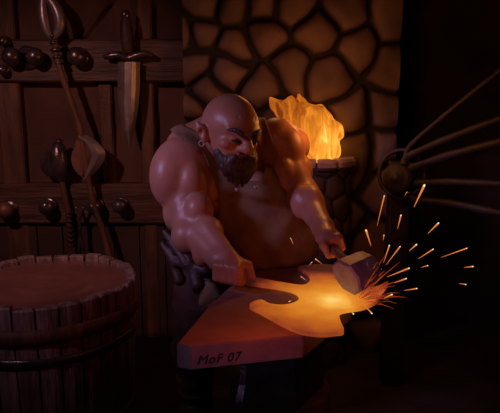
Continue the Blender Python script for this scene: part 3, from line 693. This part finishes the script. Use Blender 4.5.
# beard
Bd = lambda a, b_, c: Hd(a + .014, b_ - .010, c)
gb = Grid((-.34, 2.3, 1.1), (.24, 2.95, 1.72), .004)
he(Bd(0, -.125, .075), (.078, .055, .055), .02, Rh, G=gb)
for s0 in (-1, 1):
    hk(Bd(s0 * .086, -.085, .055), Bd(s0 * .072, -.125, .06), .006, .018, .02, G=gb); hk(Bd(s0 * .088, -.105, .045), Bd(s0 * .04, -.155, .08), .018, .038, .02, G=gb)
    hk(Bd(s0 * .006, -.086, .134), Bd(s0 * .045, -.108, .112), .009, .011, .008, G=gb); hk(Bd(s0 * .045, -.10, .112), Bd(s0 * .062, -.14, .095), .013, .010, .01, G=gb)
for i in range(25):
    u0 = (i % 13 - 6) / 6 + (.08 if i > 12 else 0); x0 = u0 * .084 + .008; ly = i > 12
    a = Bd(x0, -.105 - .025 * (1 - u0 * u0) - .015 * ly, .098 - .035 * u0 * u0 + .012 * ly); m1 = Bd(x0 * .95, -.150 - .02 * (1 - u0 * u0), .115 - .035 * u0 * u0); e1 = Bd(x0 * .78 + .012 + .008 * math.sin(i * 2.1), -.195 - .030 * (1 - u0 * u0) - .012 * math.sin(i * 1.7), .100 - .03 * u0 * u0)
    hk(a, m1, .012, .015, .003, G=gb); hk(m1, e1, .015, .006, .003, G=gb)
beard = sdf_obj('beard', gb.D, gb, M['beard'], root, 0)
for (a, b_, c_) in (((234, 166, 2.50), (235.5, 180, 2.50), (237, 193, 2.56)), ((250, 163, 2.48), (254, 177, 2.50), (256, 191, 2.57))):
    P_ = catmull([T(*a), T(*b_), T(*c_)], 9); bm = bmesh.new(); tube(bm, P_, [.0125 - .005 * i / len(P_) + .003 * math.sin(i * 2.0) for i in range(len(P_))], 8); br = obj('braid', bm, M['beard'], beard, True)
    bm = bmesh.new(); lathe(bm, ballprof(.009, 6), 10, P_[-4], (0, 0, 1)); obj('braid_bead', bm, M['steel'], root, True)
bm = bmesh.new()
for s0 in (-1, 1): tube(bm, catmull([Hd(s0 * .010, -.022, .150), Hd(s0 * .036, -.006, .143), Hd(s0 * .060, .004, .124), Hd(s0 * .080, .0, .098)], 3), [.008, .010, .011, .012, .012, .011, .010, .008, .006, .004], 8)
obj('eyebrows', bm, M['beard'], root, True)
bm = bmesh.new(); tube(bm, catmull([Hd(-.016, -.036, .124), Hd(-.036, -.042, .122), Hd(-.058, -.040, .106)], 4), [.002, .004, .005, .0055, .006, .0055, .005, .004, .002], 6); obj('closed_eyelid', bm, M['black'], root, True)
bm = bmesh.new(); tube(bm, catmull([Bd(-.034, -.098, .120), Bd(0, -.092, .138), Bd(.034, -.098, .120)], 4), [.002, .003, .004, .005, .005, .005, .004, .003, .002], 6); obj('mouth', bm, M['black'], root, True)
# eye patch
bm = bmesh.new(); ec = Hd(.042, -.034, .124); lathe(bm, [(0, .008), (.014, .007), (.024, .002), (.025, -.004), (0, -.006)], 16, ec, (Hd(.12, -.05, .9) - C)); pt_ = obj('eye_patch', bm, M['black'], root, True); pt_['label'] = 'black eye patch on a thin strap'
def onhead(a, b_, c, off=1.03):
    v = Vector((a, b_, c)); v2 = v - Vector((0, .005, -.012)); q = math.sqrt((v2.x / .110) ** 2 + (v2.y / .118) ** 2 + (v2.z / .130) ** 2); v2 = v2 / q * off + Vector((0, .005, -.012)); return Hd(*v2)
sp_ = [ec] + [onhead(math.sin(an) * .11, .012 + .012 * math.sin(an), math.cos(an) * .13, 1.045) for an in np.linspace(.95, 3.4, 12)]
bm = bmesh.new(); tube(bm, sp_, .006, 6); obj('patch_strap', bm, M['black'], root, True)
sp2 = [ec, onhead(.0, .035, .13, 1.06)] + [onhead(-math.sin(an) * .11, .045 + .02 * math.sin(an), math.cos(an) * .13, 1.04) for an in np.linspace(.5, 2.8, 12)]
# earring
bm = bmesh.new(); ec2 = Hd(-.128, -.088, -.002); tube(bm, [ec2 + Vector((math.cos(q) * .011, 0, math.sin(q) * .012)) for q in np.linspace(0, 2 * PI, 17)], .0028, 6, cap=False); obj('earring', bm, M['bone'], root, True)['label'] = 'small metal ring in the ear'

# ================================================================== FANNED POLES ON THE RIGHT
YP = 3.35
hb = W(398, 178, YP)
t = thing('fanned_poles', 'dark hub with wooden poles fanning out to the right, lashed with cord', 'fanned_poles', (hb.x, YP, 0))  # unidentified hub with lashed poles, purpose unknown
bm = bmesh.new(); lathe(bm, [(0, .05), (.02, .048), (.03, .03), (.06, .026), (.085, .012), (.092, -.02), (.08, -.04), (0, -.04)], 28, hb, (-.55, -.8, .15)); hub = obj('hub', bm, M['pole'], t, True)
bm = bmesh.new(); cc = hb + Vector((.03, .04, .02)); x_, y_, d_ = frame((-.55, -.8, .15)); tube(bm, [cc + (x_ * math.cos(q) + y_ * math.sin(q)) * .135 for q in np.linspace(0, 2 * PI, 41)], .012, 10, cap=False); obj('rim_ring', bm, M['pole'], t, True)
for k in range(5):
    q = k * 2 * PI / 5; bm = bmesh.new(); lathe(bm, [(0, .05), (.009, .046), (.012, .035), (.012, .02)], 10, hb + (x_ * math.cos(q) + y_ * math.sin(q)) * .052, d_); obj('rivet', bm, M['iron'], hub, True)
rods = [((411, 145), (500, 71), 2.95, .014, []), ((409, 156), (500, 119), 2.9, .020, [.5, .53, .56]), ((411, 168), (500, 142), 2.85, .022, [.56, .6, .64]), ((415, 183), (500, 184), 2.85, .020, [.48, .52, .56]), ((415, 199), (500, 213), 2.85, .021, [.5, .55, .6])]
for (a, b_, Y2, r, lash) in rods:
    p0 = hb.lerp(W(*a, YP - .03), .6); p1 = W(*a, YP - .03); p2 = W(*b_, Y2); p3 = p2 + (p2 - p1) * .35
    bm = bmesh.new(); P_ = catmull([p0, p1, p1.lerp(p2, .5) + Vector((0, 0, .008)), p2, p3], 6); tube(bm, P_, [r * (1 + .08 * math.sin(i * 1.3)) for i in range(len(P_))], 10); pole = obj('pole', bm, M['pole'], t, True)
    for s0 in lash:
        c = p1.lerp(p2, s0) + Vector((0, 0, .006)); d = (p2 - p1).normalized(); x1, y1, _ = frame(d + Vector((0, 0, .15)))
        bm = bmesh.new(); tube(bm, [c + (x1 * math.cos(q) + y1 * math.sin(q)) * (r + .008) for q in np.linspace(0, 2 * PI, 21)], .010, 8, cap=False); obj('lashing', bm, M['cord'], pole, True)
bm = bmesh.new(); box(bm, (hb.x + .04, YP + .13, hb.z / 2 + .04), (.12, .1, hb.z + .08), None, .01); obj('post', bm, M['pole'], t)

# ================================================================== SPARKS
M['spark'] = emis('spark_orange', (1, .27, .05), .8); M['spark_w'] = emis('spark_hot', (1, .62, .38), 1.4); M['spark_r'] = emis('spark_red', (1, .12, .03), .30)
SP = [((384.5,195),(377,226),.0034,2.3,'long spark rising above the hammer, second tallest streak'),((424.5,185),(414,207),.0065,2.25,'thick bright spark at the upper right beside the pole hub'),
 ((401,215),(397.5,229),.0038,2.2,'short upright spark below the pole hub'),((366,230),(371,246),.0052,2.35,'fat orange spark just above the hammer head'),((384,235),(383.3,240),.0026,2.2,'tiny spark dot over the burst right of the hammer'),
 ((438.5,223),(428,233.5),.0045,2.15,'slanting orange spark below the fanned poles'),((389.5,245),(383.5,263),.0034,2.15,'pink steep spark right of the hammer head'),((400.5,246),(386,265),.0032,2.12,'thin slanted spark crossing up from the burst'),
 ((416.5,244.5),(409,251),.0042,2.1,'short bright spark in the middle of the spray'),((433.5,249),(418,259),.0032,2.1,'dim red streak in the middle of the spray'),((467.5,248),(441,257.5),.0030,2.05,'long flat spark reaching farthest right in the spray'),
 ((473,266.5),(464,267.5),.0032,2.0,'small level spark at the far right'),((466,284.5),(459,283.5),.0026,2.0,'small pale spark low at the far right'),((409.5,268),(387,277),.0040,2.08,'bright spark streak level with the hammer face'),
 ((406.5,278.5),(394,283),.0034,2.05,'white-tipped spark at the lower edge of the burst'),((417,288.5),(404,290.5),.0032,2.02,'orange spark flying low to the right'),((392,294.5),(384,298),.0042,2.02,'bright bead of spark under the burst'),
 ((372,313.5),(364,305),.0034,2.05,'spark falling below the tip of the hot blade'),((353.5,314),(349,309),.0036,2.05,'spark dropping beside the edge of the hot blade'),((428,265.5),(421,267.5),.0024,2.05,'faint red spark in the right of the spray'),
 ((290.5,238),(293.5,244.5),.0022,2.6,'lone spark in front of the tunic belly'),((315.5,259),(322,264),.0030,2.45,'small spark near the hammering hand'),((301,276.5),(306,280.5),.0028,2.4,'glint of a spark in the upper slot of the hot blade'),
 ((289,301.5),(292,300.5),.0026,2.2,'glint of a spark in the lower slot of the hot blade'),((407,192),(404.5,196),.0018,2.3,'faint spark dot beside the pole hub'),((312,262),(309,266),.002,2.5,'tiny spark by the back edge of the anvil')]
for i, (a, b_, r, Y, lab) in enumerate(SP):
    if i in (22, 23): A = WZ(*a, ZP + TP + .02); B = WZ(*b_, ZP + TP + .018)
    else: A = W(*a, Y); B = W(*b_, Y + .03)
    t = thing('spark', lab, 'spark', A, 'sparks flying from the hammer blow')
    bm = bmesh.new(); n_ = 9; tube(bm, [A.lerp(B, j / n_) for j in range(n_ + 1)], [r * .8 * (1 - .85 * j / n_) * min(1, .5 + j * .5) for j in range(n_ + 1)], 8); obj('spark_tail', bm, M['spark'], t, True)
    bm = bmesh.new(); lathe(bm, ballprof(r * .62, 6, 1.8), 8, A.lerp(B, .04), (B - A)); obj('spark_tip', bm, M['spark_w'], t, True)
bm = bmesh.new(); o0 = W(358, 300, 2.13)
for k in range(38):
    an = rng.uniform(-.25, 1.35); L_ = rng.uniform(.03, .22) * (1 if rng.rand() > .3 else 1.6); st_ = rng.uniform(.01, .09)
    d = Vector((math.cos(an), rng.uniform(-.5, .5), math.sin(an) * .9)); A = o0 + d * st_; B = A + d * L_ * .45
    m_ = A.lerp(B, .5) + Vector((0, 0, .006)); tube(bm, [A, m_, B], [.0007, .0016 * rng.uniform(.6, 1.3), .0004], 5)
o = obj('fine_sparks', bm, M['spark_r'], None, True); tag(o, 'dense red spray of fine sparks bursting from under the hammer', 'sparks', None, 'stuff')

# ================================================================== LIGHT
w = bpy.data.worlds.new('world'); S.world = w; w.use_nodes = True; w.node_tree.nodes['Background'].inputs[0].default_value = (.6, .22, .22, 1); w.node_tree.nodes['Background'].inputs[1].default_value = .010
def point(name, loc, col, e_, r=.05):
    ld = bpy.data.lights.new(name, 'POINT'); ld.energy = e_; ld.color = col; ld.shadow_soft_size = r; o = bpy.data.objects.new(name, ld); COL.objects.link(o); o.location = loc; return o
point('fire_and_fill', W(316, 100, 3.5), (1, .38, .14), 1.5, .10)
point('fire_and_fill', W(268, 60, 3.3), (1, .34, .10), 1.6, .10)
point('fire_and_fill', W(338, 112, 2.92), (1, .36, .08), 3.8, .10)  # added fill well forward of the flames, brightens the smith's right side
point('strike_glow', WZ(380, 272, ZA + .08), (1, .20, .04), .8, .05)
point('blade_glow', WZ(272, 292, ZA + .20), (1, .10, .035), 1.5, .12)
def spot(name, loc, tgt, col, e_, ang, blend=.8, r=.12):
    ld = bpy.data.lights.new(name, 'SPOT'); ld.energy = e_; ld.color = col; ld.spot_size = math.radians(ang); ld.spot_blend = blend; ld.shadow_soft_size = r; o = bpy.data.objects.new(name, ld); COL.objects.link(o); o.location = loc
    o.rotation_euler = (Vector(tgt) - Vector(loc)).to_track_quat('-Z', 'Y').to_euler(); return o
spot('window_and_fill', (-2.4, 1.5, 2.5), (-.30, 2.75, 1.42), (.62, .46, 1.0), 140, 28, .9, .25)
spot('anvil_fill', (-1.0, .1, 1.12), (.12, 1.95, 1.0), (.58, .48, 1.0), 14, 26, 1, .15)  # added cool spot for anvil front and hammer face, no doorway behind it
spot('window_and_fill', (-1.9, 1.2, 2.3), (-1.0, 2.8, .85), (.85, .55, .75), 17, 36, 1, .1)  # added spot to bring out the tub rim, not a window
spot('front_fill', (-.6, .3, 2.6), (-.1, 2.85, 1.5), (1, .36, .22), 12, 24, 1, .15)  # added warm fill on the smith from above the camera
spot('wall_fill', (-1.9, 1.6, 2.9), (-1.15, 3.9, 1.2), (1, .48, .44), 72, 62, 1, .06)  # added spot for the weapon wall and its metal highlights, no lantern there

vs = S.view_settings; vs.view_transform = 'Standard'; vs.look = 'None'; vs.gamma = 1; vs.exposure = 0; vs.use_curve_mapping = False
